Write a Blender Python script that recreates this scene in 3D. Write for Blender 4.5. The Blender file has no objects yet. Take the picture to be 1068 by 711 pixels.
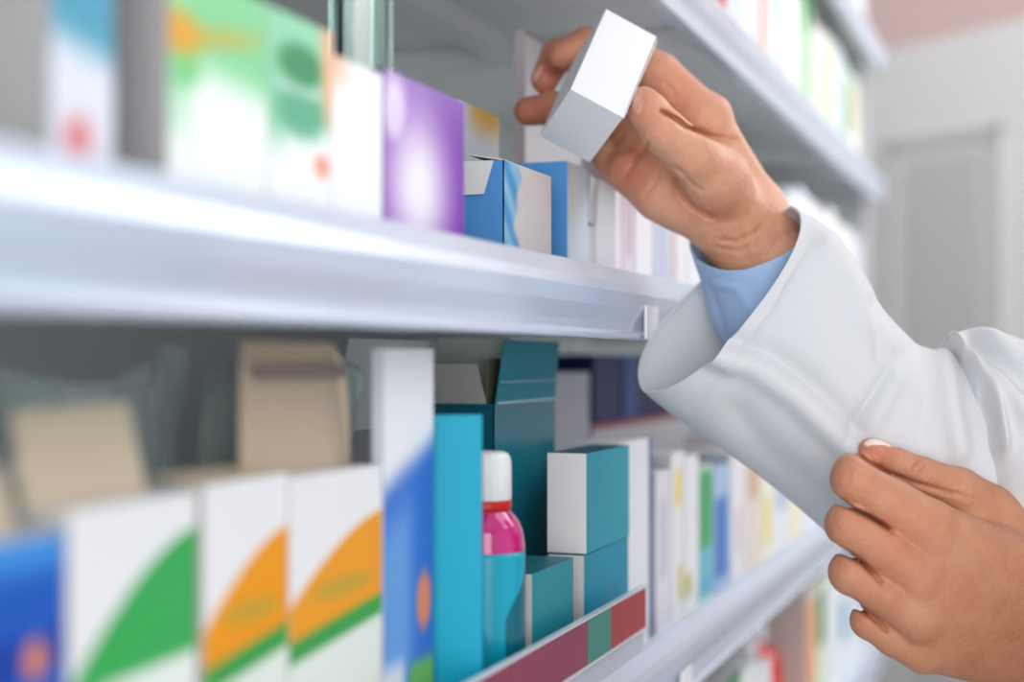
import bpy, math, random
import numpy as np
from mathutils import Vector, Matrix

random.seed(4)
scene = bpy.context.scene
COL = scene.collection
scene.view_settings.view_transform = 'Standard'
scene.view_settings.look = 'None'

# ------------------------------------------------------------------ camera
F = 1483.0
TH = math.atan(561 / F)
PT = math.atan(19.5 / F)
CAM = Vector((0.22, 0.0, 1.30))
FWD = Vector((-math.sin(TH) * math.cos(PT), math.cos(TH) * math.cos(PT), math.sin(PT)))
RGT = Vector((math.cos(TH), math.sin(TH), 0))
UP = RGT.cross(FWD)
cd = bpy.data.cameras.new('camera')
cam = bpy.data.objects.new('camera', cd)
COL.objects.link(cam)
cam.matrix_world = Matrix((
    (RGT.x, UP.x, -FWD.x, CAM.x), (RGT.y, UP.y, -FWD.y, CAM.y), (RGT.z, UP.z, -FWD.z, CAM.z), (0, 0, 0, 1)))
cd.sensor_width = 36
cd.lens = 36 * F / 1068
cd.clip_start = 0.02
cd.dof.use_dof = True
cd.dof.focus_distance = 0.715
cd.dof.aperture_fstop = 3.2
scene.camera = cam
Rn = np.array(RGT); Un = np.array(UP); Fn = np.array(FWD); Cn = np.array(CAM)


def C3(px, py, z):                       # a measured point in camera axes (right, up, forward), metres
    return np.array([(px - 534) * z / F, (355.5 - py) * z / F, z])


def toW(v):
    v = np.asarray(v, dtype=float)
    return Cn + v[..., 0:1] * Rn + v[..., 1:2] * Un + v[..., 2:3] * Fn


def lin(c):
    return tuple((x / 255 / 12.92) if x / 255 <= .04045 else ((x / 255 + .055) / 1.055) ** 2.4 for x in c[:3])


# ------------------------------------------------------------------ materials
MATS = {}


def nm(name):
    m = bpy.data.materials.new(name)
    m.use_nodes = True
    nt = m.node_tree
    b = nt.nodes['Principled BSDF']
    return m, nt, b


def mat(name, rgb, rough=.5, metal=0, bump=0, bscale=200, var=0.0, trans=0, coat=0, ior=1.45, emit=0):
    if name in MATS:
        return MATS[name]
    m, nt, b = nm(name)
    c = lin(rgb)
    b.inputs['Roughness'].default_value = rough
    b.inputs['Metallic'].default_value = metal
    b.inputs['Transmission Weight'].default_value = trans
    b.inputs['Coat Weight'].default_value = coat
    b.inputs['IOR'].default_value = ior
    tc = nt.nodes.new('ShaderNodeTexCoord')
    nz = nt.nodes.new('ShaderNodeTexNoise')
    nz.inputs['Scale'].default_value = bscale
    nz.inputs['Detail'].default_value = 4
    nt.links.new(tc.outputs['Object'], nz.inputs['Vector'])
    mx = nt.nodes.new('ShaderNodeMix'); mx.data_type = 'RGBA'
    mx.inputs['A'].default_value = (*[x * (1 - var) for x in c], 1)
    mx.inputs['B'].default_value = (*[min(1, x * (1 + var)) for x in c], 1)
    nt.links.new(nz.outputs['Fac'], mx.inputs['Factor'])
    nt.links.new(mx.outputs['Result'], b.inputs['Base Color'])
    if bump:
        bp = nt.nodes.new('ShaderNodeBump')
        bp.inputs['Strength'].default_value = bump
        bp.inputs['Distance'].default_value = .0004
        nt.links.new(nz.outputs['Fac'], bp.inputs['Height'])
        nt.links.new(bp.outputs['Normal'], b.inputs['Normal'])
    MATS[name] = m
    return m


def attr_mat(name, rough=.45, sss=0, bump=0, bscale=300, coat=0, var=.04):
    if name in MATS:
        return MATS[name]
    m, nt, b = nm(name)
    a = nt.nodes.new('ShaderNodeAttribute'); a.attribute_name = 'Col'
    tc = nt.nodes.new('ShaderNodeTexCoord')
    nz = nt.nodes.new('ShaderNodeTexNoise')
    nz.inputs['Scale'].default_value = bscale; nz.inputs['Detail'].default_value = 5
    nt.links.new(tc.outputs['Object'], nz.inputs['Vector'])
    mr = nt.nodes.new('ShaderNodeMapRange')
    mr.inputs['To Min'].default_value = 1 - var; mr.inputs['To Max'].default_value = 1 + var
    nt.links.new(nz.outputs['Fac'], mr.inputs['Value'])
    vm = nt.nodes.new('ShaderNodeVectorMath'); vm.operation = 'SCALE'
    nt.links.new(a.outputs['Color'], vm.inputs[0]); nt.links.new(mr.outputs['Result'], vm.inputs['Scale'])
    nt.links.new(vm.outputs['Vector'], b.inputs['Base Color'])
    b.inputs['Roughness'].default_value = rough
    b.inputs['Coat Weight'].default_value = coat
    b.inputs['Specular IOR Level'].default_value = .22
    if sss:
        b.inputs['Subsurface Weight'].default_value = sss
        b.inputs['Subsurface Radius'].default_value = (1.0, .35, .18)
        b.inputs['Subsurface Scale'].default_value = .006
    if bump:
        bp = nt.nodes.new('ShaderNodeBump')
        bp.inputs['Strength'].default_value = bump; bp.inputs['Distance'].default_value = .0004
        nt.links.new(nz.outputs['Fac'], bp.inputs['Height'])
        nt.links.new(bp.outputs['Normal'], b.inputs['Normal'])
    MATS[name] = m
    return m


M_CARD = attr_mat('printed_card', rough=.42, bump=.05, bscale=500, var=.015)
M_GLOSS = attr_mat('glossy_printed_card', rough=.22, var=.01)
def skin_mat():
    m, nt, b = nm('skin')
    L = nt.links.new
    a = nt.nodes.new('ShaderNodeAttribute'); a.attribute_name = 'Col'
    tc = nt.nodes.new('ShaderNodeTexCoord')
    def noise(sc, det=5):
        n = nt.nodes.new('ShaderNodeTexNoise'); n.inputs['Scale'].default_value = sc; n.inputs['Detail'].default_value = det
        L(tc.outputs['Object'], n.inputs['Vector']); return n
    mot = noise(70, 4)
    mx = nt.nodes.new('ShaderNodeMix'); mx.data_type = 'RGBA'; mx.blend_type = 'MULTIPLY'
    rp = nt.nodes.new('ShaderNodeValToRGB')
    rp.color_ramp.elements[0].position = .3; rp.color_ramp.elements[0].color = (.93, .80, .76, 1)
    rp.color_ramp.elements[1].position = .7; rp.color_ramp.elements[1].color = (1.04, 1.02, 1.0, 1)
    L(mot.outputs['Fac'], rp.inputs['Fac'])
    mx.inputs['Factor'].default_value = 1
    L(a.outputs['Color'], mx.inputs['A']); L(rp.outputs['Color'], mx.inputs['B'])
    L(mx.outputs['Result'], b.inputs['Base Color'])
    b.inputs['Roughness'].default_value = .48
    b.inputs['Subsurface Weight'].default_value = .12
    b.inputs['Subsurface Radius'].default_value = (1.0, .35, .18)
    b.inputs['Subsurface Scale'].default_value = .005
    vo = nt.nodes.new('ShaderNodeTexVoronoi'); vo.inputs['Scale'].default_value = 900; vo.feature = 'DISTANCE_TO_EDGE'
    L(tc.outputs['Object'], vo.inputs['Vector'])
    n2 = noise(260, 6)
    ad = nt.nodes.new('ShaderNodeMath'); ad.operation = 'MULTIPLY_ADD'; ad.inputs[1].default_value = .5
    L(vo.outputs['Distance'], ad.inputs[0]); L(n2.outputs['Fac'], ad.inputs[2])
    bp = nt.nodes.new('ShaderNodeBump'); bp.inputs['Strength'].default_value = .8; bp.inputs['Distance'].default_value = .0009
    L(ad.outputs[0], bp.inputs['Height']); L(bp.outputs['Normal'], b.inputs['Normal'])
    MATS['skin'] = m
    return m


M_SKIN = skin_mat()


def tag(o, label=None, cat=None, group=None, kind=None):
    if label: o['label'] = label
    if cat: o['category'] = cat
    if group: o['group'] = group
    if kind: o['kind'] = kind
    return o


def mesh_obj(name, verts, faces, material, parent=None, colors=None, smooth=False, loc=None):
    me = bpy.data.meshes.new(name)
    me.from_pydata([tuple(map(float, v)) for v in verts], [], [tuple(map(int, f)) for f in faces])
    me.validate()
    me.update()
    if colors is not None:
        at = me.color_attributes.new('Col', 'FLOAT_COLOR', 'POINT')
        arr = np.ones((len(me.vertices), 4), dtype=np.float32)
        arr[:, :3] = np.asarray(colors)[:len(me.vertices)]
        at.data.foreach_set('color', arr.ravel())
    if smooth:
        me.polygons.foreach_set('use_smooth', [True] * len(me.polygons))
    if material:
        me.materials.append(material)
    o = bpy.data.objects.new(name, me)
    COL.objects.link(o)
    if parent: o.parent = parent
    if loc is not None: o.location = loc
    return o


def empty(name, loc=(0, 0, 0), rz=0):
    o = bpy.data.objects.new(name, None)
    o.empty_display_size = .02
    COL.objects.link(o)
    o.location = loc; o.rotation_euler = (0, 0, rz)
    return o


def bevel(o, w=.0006, seg=2):
    m = o.modifiers.new('bevel', 'BEVEL'); m.width = w; m.segments = seg; m.limit_method = 'ANGLE'
    m.angle_limit = math.radians(40)
    return o


def box_vf(x0, x1, y0, y1, z0, z1):
    v = [(x0, y0, z0), (x1, y0, z0), (x1, y1, z0), (x0, y1, z0), (x0, y0, z1), (x1, y0, z1), (x1, y1, z1), (x0, y1, z1)]
    f = [(0, 3, 2, 1), (4, 5, 6, 7), (0, 1, 5, 4), (1, 2, 6, 5), (2, 3, 7, 6), (3, 0, 4, 7)]
    return v, f


class MB:
    def __init__(s): s.v = []; s.f = []
    def add(s, v, f):
        n = len(s.v); s.v += list(v); s.f += [tuple(i + n for i in q) for q in f]; return s
    def box(s, *a): return s.add(*box_vf(*a))
    def prism_y(s, prof, y0, y1):        # closed (x,z) profile swept along y
        n = len(prof)
        v = [(x, y0, z) for x, z in prof] + [(x, y1, z) for x, z in prof]
        f = [(i, (i + 1) % n, n + (i + 1) % n, n + i) for i in range(n)]
        f += [tuple(range(n))[::-1], tuple(range(n, 2 * n))]
        return s.add(v, f)
    def build(s, name, m, parent=None, smooth=False):
        return mesh_obj(name, s.v, s.f, m, parent, smooth=smooth)


def S(a, b, x):
    t = min(1, max(0, (x - a) / (b - a))); return t * t * (3 - 2 * t)


def mixc(a, b, t): return tuple(a[i] * (1 - t) + b[i] * t for i in range(3))


# carton: local x 0..-depth (front face at x=0 looks at the aisle), y 0..width (0 = near end), z 0..height
def carton_mesh(name, w, d, h, front, near, top, far=None, parent=None, m=None, res=(1, 1), bv=.0005, open_top=False):
    near, top = lin(near), lin(top); far = lin(far) if far else near
    V = []; Fc = []; CC = []
    def quadgrid(o, eu, ev, nu, nv, fn):
        n = len(V)
        for j in range(nv + 1):
            for i in range(nu + 1):
                u, v = i / nu, j / nv
                V.append(tuple(o[k] + eu[k] * u + ev[k] * v for k in range(3))); CC.append(fn(u, v))
        for j in range(nv):
            for i in range(nu):
                a = n + j * (nu + 1) + i
                Fc.append((a, a + 1, a + nu + 2, a + nu + 1))
    if callable(front):
        ff = lambda u, v: lin(front(u, v))
    else:
        fc = lin(front); ff = lambda u, v: fc
    quadgrid((0, 0, 0), (0, w, 0), (0, 0, h), res[0], res[1], ff)
    quadgrid((-d, 0, 0), (d, 0, 0), (0, 0, h), 1, 1, lambda u, v: near)
    quadgrid((0, w, 0), (-d, 0, 0), (0, 0, h), 1, 1, lambda u, v: far)
    quadgrid((-d, w, 0), (0, -w, 0), (0, 0, h), 1, 1, lambda u, v: near)
    if not open_top:
        quadgrid((0, 0, h), (0, w, 0), (-d, 0, 0), 1, 1, lambda u, v: top)
    quadgrid((-d, 0, 0), (0, w, 0), (d, 0, 0), 1, 1, lambda u, v: near)
    o = mesh_obj(name, V, Fc, m or M_CARD, parent, colors=CC)
    if open_top:
        s = o.modifiers.new('wall', 'SOLIDIFY'); s.thickness = .0006; s.offset = -1
    return o


def carton(label, x, y0, y1, z0, z1, d, front, near=(225, 224, 226), top=(225, 225, 228), far=None, name='medicine_box',
           cat='box', group=None, rz=0, m=None, res=(1, 1), open_top=False, tilt=0):
    o = carton_mesh(name, y1 - y0, d, z1 - z0, front, near, top, far, m=m, res=res, open_top=open_top)
    o.location = (x, y0, z0 + 1.3003); o.rotation_euler = (tilt, 0, rz)
    tag(o, label, cat, group)
    return o


def flap(parent, pts, rgb, name='flap', label=None):
    n = len(pts)
    o = mesh_obj(name, pts, [tuple(range(n))], mat('card_%d_%d_%d' % rgb, rgb, .6, var=.02), parent)
    s = o.modifiers.new('t', 'SOLIDIFY'); s.thickness = .0006; s.offset = 0
    if label: o['label'] = label
    return o


def ygrid(px, dt):                       # distance along the aisle of a point on a plane dt from the camera
    return dt / math.tan(TH - math.atan((px - 534) / F))


# ------------------------------------------------------------------ room
def struct(name, mb, m):
    o = mb.build(name, m); o['kind'] = 'structure'; return o


M_WALL = mat('rose_wall_paint', (196, 172, 168), .8, bump=.1, bscale=60, var=.02)
M_WALLW = mat('pale_wall_paint', (196, 199, 200), .8, bump=.1, bscale=60, var=.02)
M_DOOR = mat('white_door_paint', (236, 233, 233), .5, bump=.05, bscale=40, var=.02)
struct('floor', MB().box(-1.0, 3.2, -1.6, 3.4, -.05, 0), mat('grey_floor_tile', (176, 176, 178), .35, bscale=3, var=.08))
struct('ceiling', MB().box(-1.0, 3.2, -1.6, 3.4, 2.80, 2.85), mat('white_ceiling_paint', (240, 240, 240), .9, var=.01, bscale=8))
struct('wall_left', MB().box(-.60, -.50, -1.6, 3.4, 0, 2.8), M_WALLW)
struct('wall_back', MB().box(-.5, 3.2, 3.22, 3.32, 0, 2.8), M_WALL)

# door leaf standing ajar at the end of the aisle
dl = Vector((-.827, .562, 0)); dn = Vector((-.562, -.827, 0))
Rp = Vector((.177, 2.656, 0))
def door_pt(t, n, z): return Rp + dl * t + dn * n + Vector((0, 0, z))
def door_slab(mb, t0, t1, n0, n1, z0, z1):
    v = [door_pt(t, n, z) for z in (z0, z1) for t, n in ((t0, n0), (t1, n0), (t1, n1), (t0, n1))]
    mb.add([tuple(q) for q in v], [(0, 1, 2, 3), (4, 7, 6, 5), (0, 4, 5, 1), (1, 5, 6, 2), (2, 6, 7, 3), (3, 7, 4, 0)])
mb = MB()
door_slab(mb, -.22, .62, -.04, 0, .01, 1.90)
door1 = struct('door_1', mb, M_DOOR)
for zz in ((1.02, 1.72), (.15, .85)):
    mb = MB()
    for a, b, c, e in ((.04, .30, zz[0], zz[0] + .018), (.04, .30, zz[1] - .018, zz[1]), (.04, .058, zz[0], zz[1]), (.282, .30, zz[0], zz[1])):
        door_slab(mb, a, b, 0, .009, c, e)
    door_slab(mb, .085, .255, 0, .006, zz[0] + .045, zz[1] - .045)
    p = mb.build('door_panel', mat('door_moulding_paint', (206, 203, 203), .55, var=.02, bscale=40), door1)

# ------------------------------------------------------------------ shelving unit
M_RAIL = mat('pale_blue_white_rail', (204, 216, 234), .25, metal=.15, bscale=6, var=.03, coat=.4)
M_DECK = mat('grey_shelf_steel', (228, 231, 232), .42, metal=.1, bscale=12, var=.05)
M_BACK = mat('grey_back_steel', (240, 246, 246), .4, metal=.2, bscale=9, var=.08)
unit = empty('shelving_unit', (0, 0, 0))
tag(unit, 'long white steel pharmacy shelving unit with pale price rails and products on every shelf', 'shelving unit')
Y0, Y1 = -.35, 2.03
LIPS = [(-.83, -.785), (-.62, -.575), (-.415, -.370), (-.212, -.166), (.011, .050), (.213, .255), (.395, .437), (.60, .64), (.80, .84)]
DECK = {}
for k, (lb, lt) in enumerate(LIPS):
    zb = lb + 1.30; zt = lt + 1.30
    dk = zt - .013
    DECK[k] = dk - 1.30
    m = MB().box(-.30, -.004, Y0, Y1, dk - .002, dk)
    m.box(-.006, -.0045, Y0, Y1, zb + .006, dk)
    m.prism_y([(-.155, dk - .002), (-.155, dk - .016), (-.175, dk - .016), (-.175, dk - .002)], Y0, Y1)
    sh = m.build('shelf', M_DECK, unit)
    for yy in (-.2, .40, 1.0, 1.6):
        MB().box(-.29, -.010, yy, yy + .004, dk - .020, dk - .0025).build('bracket', M_DECK, sh)
    prof = [(-.0045, zt), (-.001, zt), (.0015, zt - .001), (.0062, zt - .009), (.0076, zt - .014), (.0066, zt - .022), (.004, zt - .030),
            (.0034, zb + .0045), (.0052, zb + .003), (.0052, zb + .0005), (.0035, zb), (-.0045, zb)]
    r = MB().prism_y(prof, Y0, Y1).build('price_rail', M_RAIL, sh)
    bevel(r, .0007, 2)
MB().box(-.308, -.301, Y0, Y1, .05, 2.25).build('back_panel', M_BACK, unit)
for yy in (Y0 - .012, Y1):
    MB().box(-.31, -.02, yy, yy + .012, 0, 2.25).build('end_panel', M_DECK, unit)
M_CLEAR = mat('clear_plastic', (196, 222, 216), .10, trans=.85, ior=1.4)
clipm = mat('white_clip_plastic', (244, 246, 250), .25)
def clip(y, zb, zt, lab, w=.026):
    o = MB().box(.0070, .0084, y, y + w, zb + 1.3, zt + 1.3).build('price_rail_clip', clipm)
    bevel(o, .0004)
    tag(o, lab, 'clip')
clip(ygrid(672, .213), .0115, .0305, 'small white plastic clip on the middle shelf rail just left of the coat cuff')
clip(ygrid(709, .213), -.212, -.192, 'small white plastic clip on the lower shelf rail at the bottom of the picture')

# coloured strip standing along the front of the lower shelf
strip = empty('shelf_strip', (.0030, .45, 1.30 - .1525))
tag(strip, 'magenta, green and red shelf edge strip in front of the teal boxes', 'shelf strip')
def strip_piece(y0, y1, rgb, lab):
    o = MB().box(-.0015, 0, y0 - .45, y1 - .45, 0, .0225).build('colour_panel', mat('strip_%d' % rgb[0], rgb, .3, var=.02), strip)
    o['label'] = lab
ya = ygrid(612, .2175); yb = ygrid(636, .2175); yc = ygrid(672.5, .2175)
strip_piece(.45, ya, (140, 50, 86), 'magenta panel')
strip_piece(ya, yb, (18, 140, 130), 'green panel')
strip_piece(yb, yc, (168, 38, 46), 'red panel')
MB().box(-.0030, -.0018, 0, yc - .45 + .001, -.0145, .0236).build('backing', M_RAIL, strip)
o = MB().box(-.0018, .0006, 0, yc - .45 + .001, .0225, .0236).box(-.0018, .0010, 0, yc - .45 + .001, -.0012, 0).build('holder', mat('strip_holder', (215, 218, 222), .3), strip)

# ------------------------------------------------------------------ middle shelf, near products
DM = DECK[4]; DL = DECK[3]; DT = DECK[5]; DB = DECK[2]
W = (238, 240, 244)

def p_tealwhite(u, v):
    c = mixc((232, 234, 246), (70, 160, 190), S(.36, .46, v + .04 * u))
    r = math.hypot((u - .42) / .26, (v - .17) / .065)
    return mixc((232, 120, 125), c, S(.5, 1.2, r))
carton('white box with a teal top and red spot, leftmost on the middle shelf', -.015, .293, .3185, DM, .150, .030, p_tealwhite,
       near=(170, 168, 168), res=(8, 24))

def p_green1(u, v):
    c = mixc((250, 255, 252), (128, 212, 150), S(.52, .74, v + .06 * (u - .5)))
    c = mixc(c, (90, 196, 100), S(1.3, .3, math.hypot((u - .10) / .22, (v - .62) / .10)))
    c = mixc(c, (150, 220, 165), S(.35, .0, u) * S(.25, .5, v) * .7)
    c = mixc(c, (200, 176, 70), S(1.2, .2, math.hypot((u - .5) / .55, (v - .72 - .12 * u) / .06)) * .75)
    return mixc(c, (226, 164, 20), S(1.3, .5, math.hypot((u - .08) / .26, (v - .75) / .09)))
carton('green and white box with an orange corner beside the teal-topped box', -.015, .344, .3985, DM, .114, .028, p_green1,
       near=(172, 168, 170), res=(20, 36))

def p_green2(u, v):
    c = mixc((250, 252, 252), (140, 214, 172), S(.40, .62, v + .06 * (u < .3)))
    c = mixc(c, (70, 165, 125), S(1.2, .6, math.hypot((u - .50) / .42, (v - .60) / .13)) * .8)
    c = mixc(c, (190, 222, 205), S(.05, .0, abs(v - .695)) * S(1.1, .7, abs(u - .5) / .38) * .9)
    c = mixc(c, (24, 138, 80), S(1.2, .6, math.hypot((u - .50) / .40, (v - .80) / .10)))
    c = mixc(c, (242, 180, 134), S(.80, .95, u + .10 * (v - .5)) * S(.45, .7, v))
    c = mixc(c, (250, 250, 252), S(.78, .9, u) * S(.60, .45, v))
    return mixc(c, (242, 150, 120), S(1.2, .5, math.hypot((u - .84) / .14, (v - .38) / .06)))
carton('light green box with a dark green disc and orange edge on the middle shelf', -.015, .3995, .4425, DM, .114, .028, p_green2,
       near=(200, 215, 205), res=(20, 36))
carton('plain white box between the dark green disc box and the purple box', -.015, .4435, .4830, DM, .107, .026,
       lambda u, v: mixc((250, 252, 254), (236, 190, 150), S(.75, .98, v) * S(.5, 0, u)), near=W, res=(6, 16))

# clear upright divider with rounded edge
dv = MB()
for k in range(7):
    a = k / 6 * math.pi
dv.box(-.0520, -.0495, .518, .556, DM + 1.3003, 1.30 + .200)
dv.box(-.0560, -.0455, .518, .521, DM + 1.3003, 1.30 + .200)
dv.box(-.0560, -.0455, .553, .556, DM + 1.3003, 1.30 + .200)
o = dv.build('shelf_divider', M_CLEAR)
tag(o, 'clear plastic upright divider on the middle shelf rising behind the purple box', 'divider')

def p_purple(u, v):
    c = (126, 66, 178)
    g = S(1.25, .10, math.hypot((u - .40) / .50, (v - .42) / .55))  # white glare on the glossy face, painted into its colours
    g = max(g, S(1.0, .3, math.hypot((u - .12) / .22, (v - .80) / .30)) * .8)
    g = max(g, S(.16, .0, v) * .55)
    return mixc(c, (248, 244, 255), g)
carton('purple box with white glare painted over its centre on the middle shelf', -.015, .4845, .563, DM, .110, .024, p_purple,
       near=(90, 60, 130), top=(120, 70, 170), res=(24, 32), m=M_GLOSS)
def p_yel(u, v):
    c = mixc((226, 230, 236), (240, 190, 90), S(.80, .98, v) * S(.1, .5, u))
    return mixc(c, (150, 180, 220), S(.12, 0, abs(v - .62)) * .4 * S(.2, .6, u))
carton('white box with a yellow-orange top behind the opened blue box', -.082, .715, .777, DM, .142, .025, p_yel, near=(190, 190, 195), res=(10, 24))

# open blue carton A
def p_blueA(u, v):
    t = .26 + .05 * math.sin(v * 9) + .03 * math.sin(v * 23)
    c = mixc((72, 150, 214), (150, 205, 235), .5 + .5 * math.sin(v * 17 + u * 20))
    return mixc(c, (224, 218, 216), S(t - .05, t + .05, u))
A = empty('open_medicine_box', (-.03, .6495, DM + 1.3003)); hA = .0976 - DM; wA = .0715
tag(A, 'opened blue box with white torn front and white tucked flap next to the purple box', 'box')
carton_mesh('body', wA, .046, hA, p_blueA, (84, 148, 212), (235, 235, 238), parent=A, res=(24, 24), open_top=True)
flap(A, [(-.046, -.0008, hA), (-.005, -.0008, hA), (-.010, -.0014, hA - .0165), (-.046, -.0014, hA - .0165)], (228, 226, 226), label='white flap folded over the side')
flap(A, [(0, 0, hA), (0, wA, hA), (-.020, wA - .002, hA + .004), (-.020, .002, hA + .004)], (226, 222, 220))

def p_B(u, v):
    c = mixc((196, 212, 226), (214, 226, 236), u)
    return mixc(c, (225, 215, 140), S(.08, 0, abs(u - .25)) * S(.5, .6, v) * .7)
carton('blue box with a pale front face, standing behind the torn-front blue box', -.03, .7475, .7845, DM, .110, .034, p_B,
       near=(84, 148, 208), top=(100, 160, 212), res=(8, 10))
o = carton('grey-white narrow box with a notched flap under the raised hand', -.032, .7900, .808, DM, .078, .03, (226, 228, 232), near=(205, 208, 214))
flap(o, [(0, .001, .043), (0, .016, .043), (.001, .017, .068), (.001, .001, .072)], (205, 208, 214))

def p_tall(u, v): return mixc((232, 232, 236), (150, 90, 90), S(.985, 1.0, v))
o = carton('tall white box with a dark red top edge behind the raised fingers', -.09, .843, .960, DM, .2085, .007, p_tall,
           near=(214, 200, 202), top=(150, 90, 90), res=(2, 50))

# ------------------------------------------------------------------ lower shelf, near products
def p_bluebox(u, v):
    v = (v - .60) / .40
    c = mixc((28, 90, 190), (70, 150, 225), S(.75, .95, v))
    c = mixc(c, (20, 60, 160), S(.6, .45, v) * S(.30, .4, v))
    c = mixc(c, (60, 140, 215), S(.22, .1, v))
    return mixc(c, (226, 140, 95), S(1.15, .65, math.hypot((u - .86) / .055, (v - .42) / .11)))
BX = carton('blue box with an orange spot at the left end of the lower shelf', -.02, .225, .3055, DL, -.045, .022, p_bluebox, near=(120, 130, 150), res=(40, 70))
hh = -.045 - DL
flap(BX, [(-.010, .004, hh), (-.010, .074, hh), (-.013, .072, hh + .017), (-.013, .004, hh + .017)], (198, 184, 162))

def p_swoosh(col, band=None):
    def f(u, v):
        arc = 1 - ((1 - u) ** 1.6)
        lo, hi = (.66, .925) if not band else (.68, .875)
        edge = lo + (hi - lo) * arc
        c = mixc((236, 236, 238), col, S(edge + .006, edge - .006, v))
        if band:
            c = mixc(c, (150, 165, 80), S(1.2, .6, math.hypot((u - .55) / .36, (v - .70) / .028)) * .45)
            c = mixc(c, (60, 160, 76), S(.655, .64, v + .05 * (1 - u)))
            c = mixc(c, (226, 234, 226), S(.60, .585, v + .05 * (1 - u)))
        else:
            c = mixc(c, (232, 238, 232), S(.675, .655, v + .02 * (1 - u)) * S(.12, .3, u))
        return c
    return f
WG = carton('white box with a green curved swoosh and raised beige flap on the lower shelf', -.02, .3070, .3665, DL, -.040, .022, p_swoosh((58, 172, 88)), near=(190, 188, 186), res=(30, 110))
hw = -.040 - DL
flap(WG, [(-.011, -.004, hw), (-.011, .050, hw), (-.016, .047, hw + .027), (-.016, -.003, hw + .026)], (200, 184, 160), label='beige raised flap')
O1 = carton('white and orange box between the green swoosh box and its orange twin', -.02, .3705, .4215, DL, -.0385, .022, p_swoosh((240, 155, 30), 1), near=(195, 190, 186), res=(30, 110))
flap(O1, [(-.002, .001, hw + .0015), (-.002, .050, hw + .0015), (-.020, .050, hw + .004), (-.020, .001, hw + .004)], (204, 188, 164))
O2 = carton('white and orange box with a tall beige raised flap on the lower shelf', -.02, .4225, .4930, DL, -.0405, .022, p_swoosh((238, 158, 40), 1), near=(195, 190, 186), res=(30, 110))
flap(O2, [(-.012, -.012, hw - .002), (-.012, .067, hw), (-.013, .066, hw + .036), (-.016, .060, hw + .046), (-.016, -.004, hw + .046), (-.013, -.010, hw + .036)], (188, 170, 148), label='tall beige raised flap')
o2b = MB().box(-.0112, -.0108, -.004, .062, hw + .033, hw + .038).build('glue_strip', mat('flap_glue', (128, 112, 106), .5), O2)

def p_bw(u, v):
    c = (238, 240, 246)
    c = mixc(c, (236, 222, 230), S(.9, .4, math.hypot((u - .4) / .4, (v - .68) / .12)) * .6)
    e = .70 + .10 * u
    c = mixc((60, 110, 205), c, S(e - .05, e + .04, v))
    c = mixc(c, (110, 170, 230), S(.5, .1, abs(u - .25)) * S(e, e - .15, v) * .8)
    c = mixc(c, (225, 135, 90), S(1.1, .7, math.hypot((u - .80) / .16, (v - .44) / .07)))
    c = mixc(c, (120, 190, 90), S(.33, .29, v) * S(.4, .6, u))
    return mixc(c, (225, 232, 240), S(.35, .30, v) * S(.45, .35, u))
carton('tall white and blue box on the lower shelf immediately left of the cyan carton', -.02, .4950, .5420, DL, .004, .005, p_bw, near=(200, 205, 215), res=(24, 50), m=M_GLOSS)
wf = carton('grey white box with its flap touching the shelf above, behind the orange boxes', -.10, .600, .700, DL, -.035, .04, (150, 150, 152), near=(150, 150, 152))
flap(wf, [(0, .0, -.035 - DL), (0, .10, -.035 - DL), (.006, .104, .010 - DL), (.006, .010, .010 - DL)], (205, 205, 208))

# clear plastic packs in the dark back of the lower shelf
def plastic_pack(label, x, y, w, h, seed):
    rnd = random.Random(seed)
    nu, nv = 36, 36
    V = []; Fc = []
    ph = [rnd.uniform(0, 6) for _ in range(4)]
    for sgn in (1, -1):
        for j in range(nv + 1):
            for i in range(nu + 1):
                u, v = i / nu, j / nv
                th = .012 * math.sin(math.pi * u) ** .6 * (1 - v) ** .5
                ox = .004 * math.sin(7 * u + ph[0] + 5 * v) + .003 * math.sin(11 * v + ph[1] + 3 * u) + .0012 * math.sin(23 * u - 17 * v + ph[3])
                V.append((sgn * th + ox, u * w, v * h * (1 - .07 * abs(math.sin(3 * u + ph[2])))))
    n1 = (nu + 1) * (nv + 1)
    for s in (0, 1):
        for j in range(nv):
            for i in range(nu):
                a = s * n1 + j * (nu + 1) + i
                q = (a, a + 1, a + nu + 2, a + nu + 1)
                Fc.append(q if s == 0 else q[::-1])
    o = mesh_obj('plastic_pouch', V, Fc, mat('pouch_film', (205, 222, 220), .16, trans=.55, ior=1.25, coat=1), smooth=True, loc=(x, y, DL + 1.3003))
    tag(o, label, 'pouch')
plastic_pack('shiny clear plastic pouch behind the beige flap of the green swoosh box', -.068, .335, .100, .184, 2)
plastic_pack('shiny clear plastic pouch in the dark gap left of the tall beige flap', -.068, .447, .110, .184, 7)
plastic_pack('shiny clear plastic pouch at the far left back of the lower shelf', -.068, .235, .095, .178, 9)

# cyan carton turned towards the camera
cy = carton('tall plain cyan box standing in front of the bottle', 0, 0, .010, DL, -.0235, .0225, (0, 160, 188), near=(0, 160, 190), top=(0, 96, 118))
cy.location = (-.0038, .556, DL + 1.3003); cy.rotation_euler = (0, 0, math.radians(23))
bevel(cy, .0004)

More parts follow.
